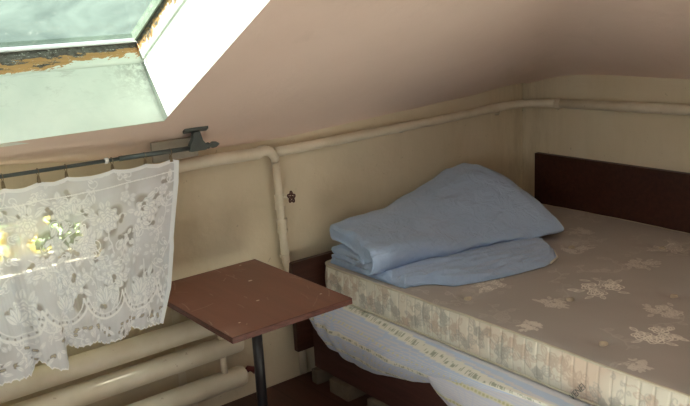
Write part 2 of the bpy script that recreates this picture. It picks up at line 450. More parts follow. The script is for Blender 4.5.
# sash bars and glass, lying parallel to the roof
NR = Vector((0, -UU[2]*-1, 0)); NR = Vector((0, UU[2], -UU[1])).normalized()
def skp(x, u, h):
    p = sk(x, u, DEP); return p+NR*h
bm = bmesh.new()
for (x0, x1, u0, u1) in ((HX0-.03, HX1+.03, -.03, .003), (HX0-.03, HX1+.03, LU-.01, LU+.03),):
    vs = [bm.verts.new(skp(x, u, h)) for x in (x0, x1) for u in (u0, u1) for h in (.0, .03)]
    for f in ((0, 1, 3, 2), (4, 6, 7, 5), (0, 4, 5, 1), (2, 3, 7, 6), (0, 2, 6, 4), (1, 5, 7, 3)): bm.faces.new([vs[i] for i in f])
finish('sash_bar', bm, plain('bright_white_sash_paint', (.85, .87, .85), .4, .04), w1)
bm = bmesh.new()
for (x0, x1, u0, u1) in ((HX0-.03, HX0+.01, .01, LU-.01), (HX1-.005, HX1+.03, .01, LU-.01)):
    vs = [bm.verts.new(skp(x, u, h)) for x in (x0, x1) for u in (u0, u1) for h in (.0, .03)]
    for f in ((0, 1, 3, 2), (4, 6, 7, 5), (0, 4, 5, 1), (2, 3, 7, 6), (0, 2, 6, 4), (1, 5, 7, 3)): bm.faces.new([vs[i] for i in f])
finish('sash_stile', bm, plain('grey_green_sash_edge', (.34, .40, .33), .5, .2, 30), w1)
def glass_mat():
    m = bpy.data.materials.new('dirty_green_skylight_glass'); m.use_nodes = True; nt = m.node_tree
    for n in list(nt.nodes): nt.nodes.remove(n)
    out = N(nt, 'ShaderNodeOutputMaterial'); v = coord(nt)
    tr = N(nt, 'ShaderNodeBsdfTransparent'); tr.inputs[0].default_value = (.83, .88, .83, 1)
    tl = N(nt, 'ShaderNodeBsdfTranslucent'); df = N(nt, 'ShaderNodeBsdfDiffuse')
    n1 = noisen(nt, coord(nt, scale=(1, 1, 1)), 4.5, 7, .6, .8); n2 = noisen(nt, v, 42, 6, .7)
    alg = ramp(nt, n1, [(.3, (.012, .020, .015)), (.7, (.030, .042, .028))])
    sp = ramp(nt, n2, [(.62, (0, 0, 0)), (.70, (1, 1, 1))])
    c = mix(nt, sp, alg, (.12, .13, .11))
    nt.links.new(c, tl.inputs[0]); nt.links.new(c, df.inputs[0])
    a = N(nt, 'ShaderNodeMixShader'); a.inputs[0].default_value = .35
    nt.links.new(tl.outputs[0], a.inputs[1]); nt.links.new(df.outputs[0], a.inputs[2])
    fac = ramp(nt, n1, [(.25, (.64, .64, .64)), (.75, (.44, .44, .44))])
    fac = mix(nt, sp, fac, (.55, .55, .55))
    b = N(nt, 'ShaderNodeMixShader'); nt.links.new(fac, b.inputs[0])
    nt.links.new(tr.outputs[0], b.inputs[1]); nt.links.new(a.outputs[0], b.inputs[2])
    gl = N(nt, 'ShaderNodeBsdfGlossy'); gl.inputs['Roughness'].default_value = .12
    d = N(nt, 'ShaderNodeMixShader'); d.inputs[0].default_value = .04
    nt.links.new(b.outputs[0], d.inputs[1]); nt.links.new(gl.outputs[0], d.inputs[2])
    nt.links.new(d.outputs[0], out.inputs[0]); return m
WF = plain('weathered_window_frame_paint', (.40, .37, .30), .6, .15)
def clear_glass():
    m = bpy.data.materials.new('clear_window_glass'); m.use_nodes = True; nt = m.node_tree
    for n in list(nt.nodes): nt.nodes.remove(n)
    out = N(nt, 'ShaderNodeOutputMaterial'); tr = N(nt, 'ShaderNodeBsdfTransparent'); tr.inputs[0].default_value = (.93, .96, .93, 1)
    gl = N(nt, 'ShaderNodeBsdfGlossy'); gl.inputs['Roughness'].default_value = .03
    x = N(nt, 'ShaderNodeMixShader'); x.inputs[0].default_value = .05
    nt.links.new(tr.outputs[0], x.inputs[1]); nt.links.new(gl.outputs[0], x.inputs[2]); nt.links.new(x.outputs[0], out.inputs[0])
    return m
CG = clear_glass()
GLASS = glass_mat()
bm = bmesh.new()
def bar6(bm, xa, xb, ua, ub, ha, hb_):
    vs = [bm.verts.new(skp(x, u, h)) for x in (xa, xb) for u in (ua, ub) for h in (ha, hb_)]
    for f in ((0, 1, 3, 2), (4, 6, 7, 5), (0, 4, 5, 1), (2, 3, 7, 6), (0, 2, 6, 4), (1, 5, 7, 3)): bm.faces.new([vs[i] for i in f])
UM = .80
bar6(bm, HX0+.005, HX1-.004, .010, UM, .010, .013); finish('pane', bm, GLASS, w1)
bm = bmesh.new(); bar6(bm, HX0+.005, HX1-.004, UM+.03, LU-.009, .010, .013); finish('pane', bm, CG, w1)  # clear upper pane, unseen, added to let more daylight in
bm = bmesh.new(); bar6(bm, HX0, HX1, UM, UM+.03, 0, .03); finish('sash_bar', bm, WF, w1)

# ------------------------------------------------------------------ low window behind the lace (window_2) and added unseen left-wall window (added_window_3)
w2 = bpy.data.objects.new('window_2', None); C.objects.link(w2); struct(w2)
def window(root, x0, x1, z0, z1, y0, y1, bars):
    bm = bmesh.new()
    box(bm, (x0, y0, z0), (x1, y1, z0+.03)); box(bm, (x0, y0, z1-.03), (x1, y1, z1))
    box(bm, (x0, y0, z0+.03), (x0+.03, y1, z1-.03)); box(bm, (x1-.03, y0, z0+.03), (x1, y1, z1-.03))
    for b_ in bars: box(bm, (b_-.014, y0, z0+.03), (b_+.014, y1, z1-.03))
    finish('frame', bm, WF, root)
    ed = [x0+.03]+list(bars)+[x1-.03]
    ym = (y0+y1)/2
    for i, (a, b_) in enumerate(zip(ed, ed[1:])):
        boxo('pane', (a+(.014 if i else 0), ym-.002, z0+.03), (b_-(.014 if i < len(bars) else 0), ym+.002, z1-.03), CG, root)
window(w2, WX0, WX1, WZ0, WZ1, YF+.05, YF+.09, [])
w3 = bpy.data.objects.new('added_window_3', None); C.objects.link(w3); struct(w3)  # unseen window in the left wall, added to light the room
before = set(bpy.data.objects)
window(w3, -1.1, .2, .7, 1.8, -.07, -.03, [-.45])
for o in w3.children: o.matrix_local = Matrix(((0, 1, 0, XL), (1, 0, 0, 0), (0, 0, 1, 0), (0, 0, 0, 1)))

# ------------------------------------------------------------------ tree outside the low window
def leafm(name, c1, c2):
    m, nt, b = mat(name, .5, .3)
    nt.links.new(ramp(nt, noisen(nt, coord(nt), 8, 3), [(.35, c1), (.65, c2)]), b.inputs['Base Color'])
    tl = N(nt, 'ShaderNodeBsdfTranslucent'); tl.inputs[0].default_value = (*c2, 1)
    x = N(nt, 'ShaderNodeMixShader'); x.inputs[0].default_value = .6
    nt.links.new(b.outputs[0], x.inputs[1]); nt.links.new(tl.outputs[0], x.inputs[2])
    nt.links.new(x.outputs[0], nt.nodes['Material Output'].inputs[0]); return m
def shrub(label, cx, cy, z0, z1, rad, m, seed):
    rr = random.Random(seed)
    t = thing('leafy_shrub', label, 'shrub', (cx, cy, z0))
    bm = bmesh.new()
    for k in range(2600 if seed > 3 else 1000):
        a = rr.uniform(0, 6.283); q = rad*math.sqrt(rr.random()); z = rr.uniform(z0+.15, z1)
        p = Vector((cx+q*math.cos(a), cy+q*math.sin(a)*.6, z))
        d = Vector((rr.uniform(-1, 1), rr.uniform(-1, 1), rr.uniform(-.6, .6))).normalized()*rr.uniform(.035, .065)
        s = d.orthogonal().normalized()*d.length*.32
        n = d.cross(s).normalized()*.004
        v = [bm.verts.new(p), bm.verts.new(p+d*.5+s+n), bm.verts.new(p+d), bm.verts.new(p+d*.5-s+n)]
        bm.faces.new((v[0], v[1], v[2])); bm.faces.new((v[0], v[2], v[3]))
    fo = bpy.data.meshes.new('foliage'); bm.to_mesh(fo); bm.free()
    a = link('foliage', fo, m)
    b_ = tubeo('stem', [(cx, cy, z0), (cx+.02, cy, (z0+z1)/2), (cx-.01, cy+.02, z1-.05)], [.02, .014, .006], plain('bark', (.15, .1, .06), .8))
    local(t, a, b_)
shrub('yellow leafy bush glowing through the left end of the lace curtain', .63, 2.98, .0, 1.2, .235, leafm('yellow_leaves', (.34, .25, .05), (.46, .36, .09)), 3)
shrub('green leafy bush showing faintly through the middle of the lace curtain', 1.12, 3.34, .0, 1.2, .33, leafm('green_leaves', (.04, .06, .02), (.12, .15, .03)), 5)
g_ = boxo('ground', (-3, 2.8, -.1), (5, 7, -.0), plain('grass_ground', (.12, .17, .06), .9)); struct(g_)

# ------------------------------------------------------------------ heating pipes
def arc(c, r, a0, a1, e1, e2, n=7):
    return [Vector(c)+(Vector(e1)*math.cos(a0+(a1-a0)*k/n)+Vector(e2)*math.sin(a0+(a1-a0)*k/n))*r for k in range(n+1)]
PZ = .982
t = thing('heating_supply_pipe', 'cream pipe behind the curtain rod turning down into a riser with valve wheel', 'pipe', (1.64, 2.555, 0))
yy = 2.553
bm = bmesh.new()
pts = [(XL+.02, yy, PZ+.0), (.4, yy, PZ-.006), (1.0, yy, PZ-.008), (1.35, yy, PZ-.004), (1.55, yy, .972)]
pts += arc((1.572, yy, .925), .055, math.radians(90), math.radians(2), (1, 0, 0), (0, 0, 1), 7)
tube(bm, pts, [.0225]*5+[.0215, .0205, .0195, .0185, .0175, .017, .0165, .016], 16)
a = finish('horizontal_run', bm, PIPE, smooth=True)
bm = bmesh.new(); tube(bm, [(1.6265, yy, .93), (1.631, yy, .8), (1.634, yy, .66), (1.64, yy, .53), (1.654, yy+.006, .485), (1.675, yy+.014, .455), (1.692, yy+.022, .42), (1.705, yy+.026, .37), (1.705, yy+.026, .02)], .0155, 16)
b_ = finish('riser', bm, PIPE, smooth=True)
parts = [a, b_]
for z0, z1, r in ((.742, .752, .0205), (.752, .790, .0185), (.79, .80, .0205), (.648, .658, .0225), (.658, .69, .0195), (.69, .702, .0225), (.545, .557, .019)):
    bm = bmesh.new(); xo = 1.631 if z0 > .72 else 1.635
    tube(bm, [(xo, yy, z0), (xo, yy, z1)], r, 12)
    parts.append(finish('coupling', bm, PIPE, smooth=False))
bm = bmesh.new(); tube(bm, [(1.638, yy-.006, .785), (1.650, yy-.016, .787), (1.662, yy-.030, .788)], [.008, .006, .004], 10); parts.append(finish('valve_stem', bm, PIPE, smooth=True))
# wheel handle with five lobes
bm = bmesh.new(); c = Vector((1.664, yy-.036, .788)); ax = Vector((.30, -.93, .2)).normalized(); e1 = ax.orthogonal().normalized(); e2 = ax.cross(e1)
ring = []
for k in range(41):
    th = 2*math.pi*k/40; r = .018*(1+.28*math.cos(5*th)); ring.append(c+(e1*math.cos(th)+e2*math.sin(th))*r)
tube(bm, ring, .0030, 8, False)
for k in range(5):
    th = 2*math.pi*k/5; tube(bm, [c, c+(e1*math.cos(th)+e2*math.sin(th))*.015], .0023, 6)
tube(bm, [c-ax*.004, c+ax*.006], .0045, 10)
wh = finish('valve_wheel', bm, KNOB, smooth=True); wh['label'] = 'rusty brown five-lobed valve wheel'; parts.append(wh)
local(t, *parts)

t = thing('heating_return_pipe', 'long cream pipe running from the riser round the corner above the dark board', 'pipe', (2.4, 2.56, 0))
y3 = 2.572; x3 = 3.09
pts = [(1.644, y3, .9615), (1.8, y3, .963), (2.2, y3, .968), (2.6, y3, .974), (2.85, y3-.002, .982)]
pts += [(2.95, y3-.012, .985), (3.01, y3-.035, .987), (3.05, y3-.07, .989), (3.078, y3-.13, .99), (x3, y3-.2, .992)]
a = tubeo('back_wall_run', pts, .0195, PIPE, seg=16)
b_ = tubeo('right_wall_run', [(x3, y3-.2, .993), (x3, 1.9, 1.003), (x3, 1.2, 1.02), (x3, -.5, 1.05), (x3, YB+.02, 1.06)], .0215, PIPE, seg=16)
c_ = tubeo('coupling', [(x3, 2.345, .993), (x3, 2.375, .993)], .0235, PIPE, seg=12, smooth=False)
bm = bmesh.new(); tube(bm, [(x3-.006, 2.36, .974), (x3-.012, 2.36, .962)], .005, 8); d_ = finish('bleed_nipple', bm, PIPE)
br = []
for x in (2.3, 2.92):
    bm = bmesh.new(); tube(bm, [(x, 2.6, .945), (x, 2.575, .948), (x, 2.572, .965)], .004, 8); br.append(finish('bracket', bm, PIPE))
local(t, a, b_, c_, d_, *br)

# tube register under the curtain
t = thing('tube_radiator', 'cream three-tube heating register below the lace curtain', 'radiator', (.9, 2.5, 0))
parts = []; XE = 1.375
for z, xe in ((.397, 1.36), (.297, 1.37), (.160, 1.375)):
    bm = bmesh.new()
    tube(bm, [(-.9, 2.48, z), (xe-.02, 2.48, z), (xe-.008, 2.48, z), (xe, 2.48, z)], [.0385, .0385, .035, .022], 28)
    parts.append(finish('radiator_tube', bm, PIPE, smooth=True))
for x, z0, z1 in ((1.285, .33, .365), (1.285, .195, .262), (-.7, .195, .262), (-.7, .33, .365)):
    parts.append(tubeo('connector', [(x, 2.475, z0), (x, 2.475, z1)], .0125, PIPE, seg=12))
bm = bmesh.new(); tube(bm, [(1.37, 2.48, .165), (1.39, 2.478, .178), (1.405, 2.474, .172), (1.412, 2.472, .155)], [.008, .012, .012, .007], 10)
pl = finish('end_plug', bm, REDP, smooth=True); pl['label'] = 'dark red plug on the tube end'; parts.append(pl)
for x in (.2, 1.15):
    bm = bmesh.new(); box(bm, (x, 2.50, .06), (x+.03, 2.584, .075)); box(bm, (x, 2.580, .06), (x+.03, 2.583, .45)); box(bm, (x, 2.505, .05), (x+.03, 2.53, .12)); parts.append(finish('wall_bracket', bm, PIPE))
local(t, *parts)

# ------------------------------------------------------------------ curtain rod
t = thing('curtain_rod', 'thin dark grey-green metal curtain rod with bracket under the skylight', 'curtain rod', (1.3, 2.47, 1.05))
RY = 2.47
def rodz(x): return 1.058+(x-.6)*(-.011/.8)
a = tubeo('rod', [(-.35, RY, rodz(-.35)), (1.0, RY, rodz(1.0))], .0062, RODM, seg=12)
a2 = tubeo('rod_sleeve', [(.98, RY, rodz(.98)), (1.295, RY, rodz(1.295))], .0083, RODM, seg=12)
bm = bmesh.new()
tube(bm, [(1.29, RY, rodz(1.3)), (1.305, RY, rodz(1.3)), (1.31, RY, rodz(1.3)), (1.320, RY, rodz(1.3)), (1.335, RY, rodz(1.3)), (1.347, RY, rodz(1.3))], [.009, .012, .007, .012, .010, .003], 12)
f_ = finish('finial', bm, RODM, smooth=True)
def bracket(x):
    zc = float(ceil_z(np.array(x), np.array(2.47)))
    bm = bmesh.new()
    z0 = rodz(x)
    n = 14; vs = []
    # flared body tapering up to the ceiling plate
    prof = [(-.030, z0-.012), (.030, z0-.012), (.034, z0+.004), (.020, z0+.022), (.012, zc-.008), (-.012, zc-.008), (-.018, z0+.03), (-.030, z0+.01)]
    fr = [bm.verts.new((x+px, RY-.011, pz)) for px, pz in prof]; bk = [bm.verts.new((x+px, RY+.011, pz)) for px, pz in prof]
    bm.faces.new(fr); bm.faces.new(bk[::-1])
    for i in range(len(prof)): bm.faces.new((fr[i], fr[(i+1) % len(prof)], bk[(i+1) % len(prof)], bk[i]))
    b1 = finish('bracket', bm, RODM, bevel=.002)
    bm = bmesh.new()
    p = [(x-.045, RY-.008), (x+.045, RY-.008), (x+.045, RY+.008), (x-.045, RY+.008)]
    lo = [bm.verts.new((px, py, float(ceil_z(np.array(x), np.array(py)))-.006)) for px, py in p]
    hi = [bm.verts.new((px, py, float(ceil_z(np.array(x), np.array(py)))+.004)) for px, py in p]
    bm.faces.new(lo); bm.faces.new(hi[::-1])
    for i in range(4): bm.faces.new((lo[i], lo[(i+1) % 4], hi[(i+1) % 4], hi[i]))
    b2 = finish('ceiling_plate', bm, RODM)
    return b1, b2
rg = tubeo('white_stop_ring', [(.932, RY, rodz(.93)), (.944, RY, rodz(.94))], .0095, WHITEP, seg=12)
local(t, a, a2, f_, rg, *bracket(1.262), *bracket(-.25))
pk = boxo('backing_plank', (1.112, 2.505, 1.012), (1.282, 2.517, 1.080), PLANK, bevel=.002)
tag(pk, 'short greyish board in front of the pipe behind the rod end', 'plank')

# ------------------------------------------------------------------ lace curtain
CX0, CX1 = -.25, 1.182
kx = [-.25, .0, .25, .45, .519, .583, .61, .64, .677, .688, .70, .76, .83, .889, .93, .98, 1.0, 1.03, 1.075, 1.19]
kz = [.47, .48, .47, .48, .48, .468, .520, .485, .462, .470, .522, .508, .515, .502, .508, .508, .510, .530, .515, .52]
clipsx = [.30, .45, .617, .721, .806, .955, 1.068, 1.160]
def topz(x):
    z = np.zeros_like(x)+1.0
    ks = [-.3, -.1, .1]+clipsx
    base = np.interp(x, [-.3, .6, .8, 1.0, 1.182], [1.022, 1.022, 1.025, 1.024, 1.024])
    d = np.min(np.abs(x[..., None]-np.array(ks)), -1)
    return base-.012*(1-np.exp(-d/.035))
R = Ras(CX0-.05, CX1+.05, .38, 1.06, .0015, .56)
yy_, xx_ = np.mgrid[0:R.h, 0:R.w]
netx = xx_*R.res; nety = yy_*R.res
R.A += .16*vnoise(netx, nety, 14, 3, 3)
rr = random.Random(11)
# open net patches behind the flowers
for cx_, cz_, q in ((1.08, .885, .055), (.93, .87, .05), (.80, .84, .06), (.76, .90, .045), (1.0, .80, .035), (.87, .78, .05), (.70, .83, .05), (.78, .66, .045), (.94, .665, .05), (1.05, .66, .035), (.62, .64, .04), (.55, .86, .05), (.66, .93, .03), (.48, .7, .05), (.35, .8, .06), (.2, .7, .06)):
    R.blob(cx_, cz_, lambda th, q=q: q*(1+.2*np.cos(3*th+q*90)), q*1.3, .22, .25)
DR = .13
def lrose(x, z, r, ph=0):
    R.rose(x, z, r, .93, .62, .0022, 8, ph)
for x, z, r in ((1.068, .868, .040), (.925, .870, .036), (.772, .925, .034), (.835, .795, .036), (.66, .90, .034), (.60, .655, .038), (.775, .70, .036), (.93, .69, .034), (1.075, .65, .032), (.52, .92, .036), (.45, .76, .04), (.3, .88, .04), (.3, .62, .04), (.15, .8, .04), (.0, .7, .04), (-.1, .88, .04), (.68, .765, .03)):
    for k in range(7):
        a = rr.uniform(0, 6.283)
        R.leaf(x+r*math.cos(a)*.9, z+r*math.sin(a)*.9, rr.uniform(.028, .045), .009, a+rr.uniform(-.3, .3), .86, .60, .0016)
    lrose(x, z, r, rr.uniform(0, 6))
for x, z in ((.985, .795), (1.035, .755), (.985, .735), (1.12, .80), (1.10, .745), (.885, .735), (.745, .83), (.70, .70), (1.13, .93), (.86, .93), (.84, .62), (1.0, .62), (.66, .60), (.72, .98), (.99, .93), (1.13, .62), (.55, .78), (.5, .6), (.38, .7), (.2, .6), (.4, .95), (.2, .92)):
    R.rose(x, z, .0165, .95, .66, .0018, 5, rr.uniform(0, 6))
    for k in range(4):
        a = rr.uniform(0, 6.283); R.leaf(x+.02*math.cos(a), z+.02*math.sin(a), .022, .006, a, .85, .62, .0014)
# trailing vines
for k in range(70):
    x = rr.uniform(-.2, 1.15); z = rr.uniform(.55, 1.0); a = rr.uniform(0, 6.28); p = [(x, z)]
    for i in range(14):
        a += rr.uniform(-.35, .45); x += .009*math.cos(a); z += .009*math.sin(a); p.append((x, z))
        if i % 3 == 1: R.leaf(x, z, .020, .0055, a+1.2*rr.choice((-1, 1)), .88, .6, .0013)
    R.line(p, .0022, .9)
# swags of the border with open cells
for k in range(60):
    x = rr.uniform(-.2, 1.17); z = rr.uniform(.5, 1.0)
    R.blob(x, z, lambda th: .013*(1+.35*np.cos(2*th+k)), .02, .2, .25)
for k in range(150):
    x = rr.uniform(-.2, 1.17); z = rr.uniform(.5, 1.0)
    R.curl(x, z, rr.uniform(.010, .02), rr.uniform(0, 6), rr.choice((-1, 1)), .93, .0018)
    R.leaf(x, z, rr.uniform(.02, .04), .008, rr.uniform(0, 6.28), .92, .55, .0014)
for c0 in np.arange(-.2, 1.3, .155):
    for r, wv, v in ((.085, .0045, .92), (.070, .002, .9)):
        R.line([(c0+r*math.cos(a), .665+r*1.0*math.sin(a)) for a in np.linspace(math.pi*1.05, math.pi*1.95, 24)], wv, v)
    for a in np.linspace(math.pi*1.12, math.pi*1.88, 9):
        R.blob(c0+.0775*math.cos(a), .665+.0775*math.sin(a), lambda th: .0045+0*th, .006, .3, .3)
    for k in range(4):
        a = -math.pi/2+(k-1.5)*.5; R.leaf(c0, .625, .05, .011, a+math.pi, .9, .6, .0016)
for c0 in np.arange(-.2, 1.25, .05):
    zz = float(np.interp(c0, kx, kz))
    for k in range(3):
        R.blob(c0+rr.uniform(-.015, .015), zz+rr.uniform(.02, .055), lambda th: .008*(1+.3*np.cos(2*th)), .012, .12, .3)
    for k in range(3): R.leaf(c0+rr.uniform(-.02, .02), zz+rr.uniform(.01, .05), .03, .006, rr.uniform(0, 6.28), .92, .65, .0014)
nu, nv = 720, 300
u = np.linspace(0, 1, nu)
X0 = CX0+(CX1-CX0)*u
vv = np.linspace(0, 1, nv)[:, None]
Xc = X0[None, :]*np.ones((nv, 1))
zt = topz(X0)[None, :]; zb = np.interp(X0, kx, kz)[None, :]
zb = zb-.006*np.abs(np.sin(X0*math.pi/.024))[None, :]+.004*np.abs(np.sin(X0*math.pi/.011))[None, :]
Zc = zt+(zb-zt)*vv
# taper: the right edge leans to the left as it falls
right = 1.182+np.interp(vv[:, 0], [0, .15, .55, 1], [0, -.012, -.073, -.175])[:, None]
Xc = np.where(X0[None, :] > .7, .7+(X0[None, :]-.7)*(right-.7)/(1.182-.7), Xc)
amp = np.interp(X0, [-.3, .4, .68, .78, .95, 1.1, 1.182], [.016, .016, .017, .009, .006, .006, .010])[None, :]
fold = np.sin(X0*44+1.2)[None, :]*amp*(.35+.75*vv)+np.sin(X0*97+vv*1.2)*amp*.3*vv+.010*np.sin(X0*19)[None, :]*vv
step = 1/(1+np.exp((X0[None, :]-.693)*420))
Yc = RY-.004+fold-.026*step*vv-np.interp(vv[:, 0], [0, .15, .5, .78, 1], [0, .005, .04, .115, .135])[:, None]*np.interp(X0, [.2, .6, 1.18], [.5, .72, 1])[None, :]
Yc = Yc-.012*np.exp(-((X0[None, :]-1.182)/.012)**2)*(1-vv*.5)
Xc = Xc+.004*np.cos(X0*44+1.2)[None, :]*vv
D = R.at(X0[None, :]*np.ones((nv, 1)), Zc)
D = np.where(Zc > zt-.012, .85, D)
D = np.where(Zc < zb+.004, .95, D)
D = np.where((X0[None, :] > 1.17), .93, D)
D = np.where(abs(Zc-(.965+.02*np.interp(X0, [.9, 1.2], [0, 1]))[None, :]) < .002, .9, D)
def lace_mat():
    m = bpy.data.materials.new('white_lace'); m.use_nodes = True; nt = m.node_tree
    for n in list(nt.nodes): nt.nodes.remove(n)
    out = N(nt, 'ShaderNodeOutputMaterial'); d = sepxyz(nt, attr(nt, 'pattern'))[0]
    tr = N(nt, 'ShaderNodeBsdfTransparent'); df = N(nt, 'ShaderNodeBsdfDiffuse'); tl = N(nt, 'ShaderNodeBsdfTranslucent')
    c = ramp(nt, d, [(.3, (.62, .62, .67)), (.66, (.76, .78, .85)), (.9, (.93, .94, .98))])
    nt.links.new(c, df.inputs[0]); nt.links.new(c, tl.inputs[0])
    a = N(nt, 'ShaderNodeMixShader'); a.inputs[0].default_value = .22
    nt.links.new(df.outputs[0], a.inputs[1]); nt.links.new(tl.outputs[0], a.inputs[2])
    b = N(nt, 'ShaderNodeMixShader'); nt.links.new(ramp(nt, d, [(.15, (.30, .30, .30)), (.55, (.89, .89, .89)), (.9, (.98, .98, .98))]), b.inputs[0])
    nt.links.new(tr.outputs[0], b.inputs[1]); nt.links.new(a.outputs[0], b.inputs[2]); nt.links.new(b.outputs[0], out.inputs[0])
    return m
cu = grid_mesh('lace_curtain', Xc, Yc, Zc, lace_mat(), None, np.repeat(D[..., None], 3, -1))
tag(cu, 'short white floral lace curtain hanging from the rod over the tubes', 'curtain')
# clips
def clip_parts(root):
    bm = bmesh.new(); n = 20
    ring = [Vector((0, .0115*math.cos(6.2832*k/n), .0115*math.sin(6.2832*k/n))) for k in range(n+1)]
    tube(bm, ring, .0012, 6, False); finish('ring', bm, BRASS, root, True)
    bm = bmesh.new()
    for s in (-1, 1):
        vs = [bm.verts.new(p) for p in ((-.003, s*.001, -.0115), (.003, s*.001, -.0115), (.0055, s*.003, -.033), (-.0055, s*.003, -.033))]
        ws = [bm.verts.new((v.co.x, v.co.y+s*.0012, v.co.z)) for v in vs]
        bm.faces.new(vs); bm.faces.new(ws[::-1])
        for i in range(4): bm.faces.new((vs[i], vs[(i+1) % 4], ws[(i+1) % 4], ws[i]))
    tube(bm, [(-.004, 0, -.018), (.004, 0, -.018)], .002, 8)
    finish('clip_jaw', bm, BRASS, root)
names = ['out of frame', 'out of frame', 'small brass curtain clip at the far left edge of the photo', 'small brass curtain clip, second from the left photo edge',
         'small brass curtain clip, third from the left photo edge', 'small brass curtain clip right below the white stop ring',
         'small brass curtain clip, second from the right end of the lace', 'small brass curtain clip at the right end of the lace']
proto = thing('curtain_clip', names[2], 'curtain clip', (clipsx[2], RY, rodz(clipsx[2])-.003), 'brass clips along the curtain rod')
clip_parts(proto)
for x, nm in list(zip(clipsx, names))[3:]:
    r = proto.copy(); C.objects.link(r); r.location = (x, RY, rodz(x)-.003); r['label'] = nm
    for ch in list(proto.children):
        c = ch.copy(); C.objects.link(c); c.parent = r

# ------------------------------------------------------------------ side table
t = thing('side_table', 'small brown lacquered table on a single black post between curtain and bed', 'table', (1.285, 2.215, 0))
TX0, TX1, TY0, TY1, TZ = 1.035, 1.478, 1.925, 2.515, .584
R2 = Ras(TX0-.01, TX1+.01, TY0-.01, TY1+.01, .002, 0)
for x, y, a_, b_ in ((1.25, 2.13, .005, .004), (1.335, 2.315, .0065, .003), (1.43, 2.03, .004, .003), (1.11, 2.01, .003, .003), (1.40, 2.49, .004, .003), (1.12, 1.985, .002, .002)):
    R2.blob(x, y, lambda th, a_=a_: a_*(1+.3*np.cos(2*th)), a_*1.5, 1, .2)
sr = random.Random(5)
for k in range(26):
    x = sr.uniform(TX0, TX1); y = sr.uniform(TY0, TY1); a_ = sr.gauss(1.2, .5); l = sr.uniform(.02, .09)
    R2.line([(x, y), (x+l*math.cos(a_)*.5, y+l*math.sin(a_)*.55), (x+l*math.cos(a_+.1), y+l*math.sin(a_+.1))], .0013, sr.uniform(.12, .3))
xs_ = np.linspace(TX0, TX1, 180); ys_ = np.linspace(TY0, TY1, 240); Xt, Yt = np.meshgrid(xs_, ys_)
K = R2.at(Xt, Yt)[..., None]
nz = vnoise(Xt*9, Yt, 5, 8, 4)[..., None]
baseC = np.array([.175, .063, .042])*(1+.16*nz)
wear = np.clip(vnoise(Xt, Yt, 7, 21, 4)[..., None]*1.5-.35, 0, 1)
edgew = np.clip(1-np.minimum(np.minimum(Xt-TX0, TX1-Xt), np.minimum(Yt-TY0, TY1-Yt))/.006, 0, 1)[..., None]
baseC = baseC*(1-.3*wear)+np.array([.38, .24, .19])*.3*wear
baseC = baseC*(1-.5*edgew)+np.array([.10, .035, .025])*.5*edgew
colT = baseC*(1-K)+np.array([.80, .72, .62])*K
TOPM = attr_mat('brown_lacquered_tabletop', 'pattern', .33, .5, (60, .05, .002))
tp = grid_mesh('tabletop_veneer', Xt, Yt, np.full_like(Xt, TZ), TOPM, None, colT, smooth=False)
bd = boxo('tabletop', (TX0, TY0, TZ-.020), (TX1, TY1, TZ-.0006), wood_mat('worn_dark_tabletop_edge', (.06, .022, .016), (.15, .055, .04), .5, (12, 12, 60)), bevel=.0015)
bm = bmesh.new(); tube(bm, [(1.285, 2.215, .012), (1.285, 2.215, TZ-.026)], .018, 20); ps = finish('post', bm, DARKM, smooth=True)
bm = bmesh.new(); box(bm, (1.185, 2.115, TZ-.028), (1.385, 2.315, TZ-.0205)); fl = finish('mounting_plate', bm, DARKM, bevel=.002)
bm = bmesh.new(); tube(bm, [(1.285, 2.215, 0), (1.285, 2.215, .008), (1.285, 2.215, .02)], [.19, .19, .03], 40); bs = finish('base', bm, DARKM, smooth=False)
local(t, tp, bd, ps, fl, bs)

# ------------------------------------------------------------------ bed frame
t = thing('bed', 'dark wooden bed frame in the corner with back board and side rail', 'bed', (2.4, 1.6, 0))
MX0, MX1, MY0, MY1 = 1.777, 3.072, .45, 2.508
hb = boxo('headboard', (1.646, 2.52, .146), (3.085, 2.548, .522), BOARD, bevel=.003)
bb = boxo('back_board', (3.088, .40, .12), (3.117, 2.50, .742), BOARD, bevel=.002)
rl = boxo('side_rail', (1.722, .45, .062), (1.747, 2.519, .335), RAILW, bevel=.002)
bs = boxo('bed_base', (1.748, .45, .31), (3.085, 2.518, .345), RAILW)
fb = boxo('footboard', (1.70, .405, .062), (3.085, .43, .5), BOARD, bevel=.003)
local(t, hb, bb, rl, bs, fb)
bl = ['pale brick under the bed rail, nearest the wall', 'pale brick under the bed rail, second from the wall', 'pale brick under the bed rail, third from the wall']
for (y0, y1, x1), lb in zip(((2.475, 2.515, 1.80), (2.275, 2.395, 1.80), (2.03, 2.16, 1.80)), bl):
    o = boxo('brick', (1.70, y0, 0), (x1, y1, .060), BRICK, bevel=.004); tag(o, lb, 'brick', 'bricks under the bed rail')

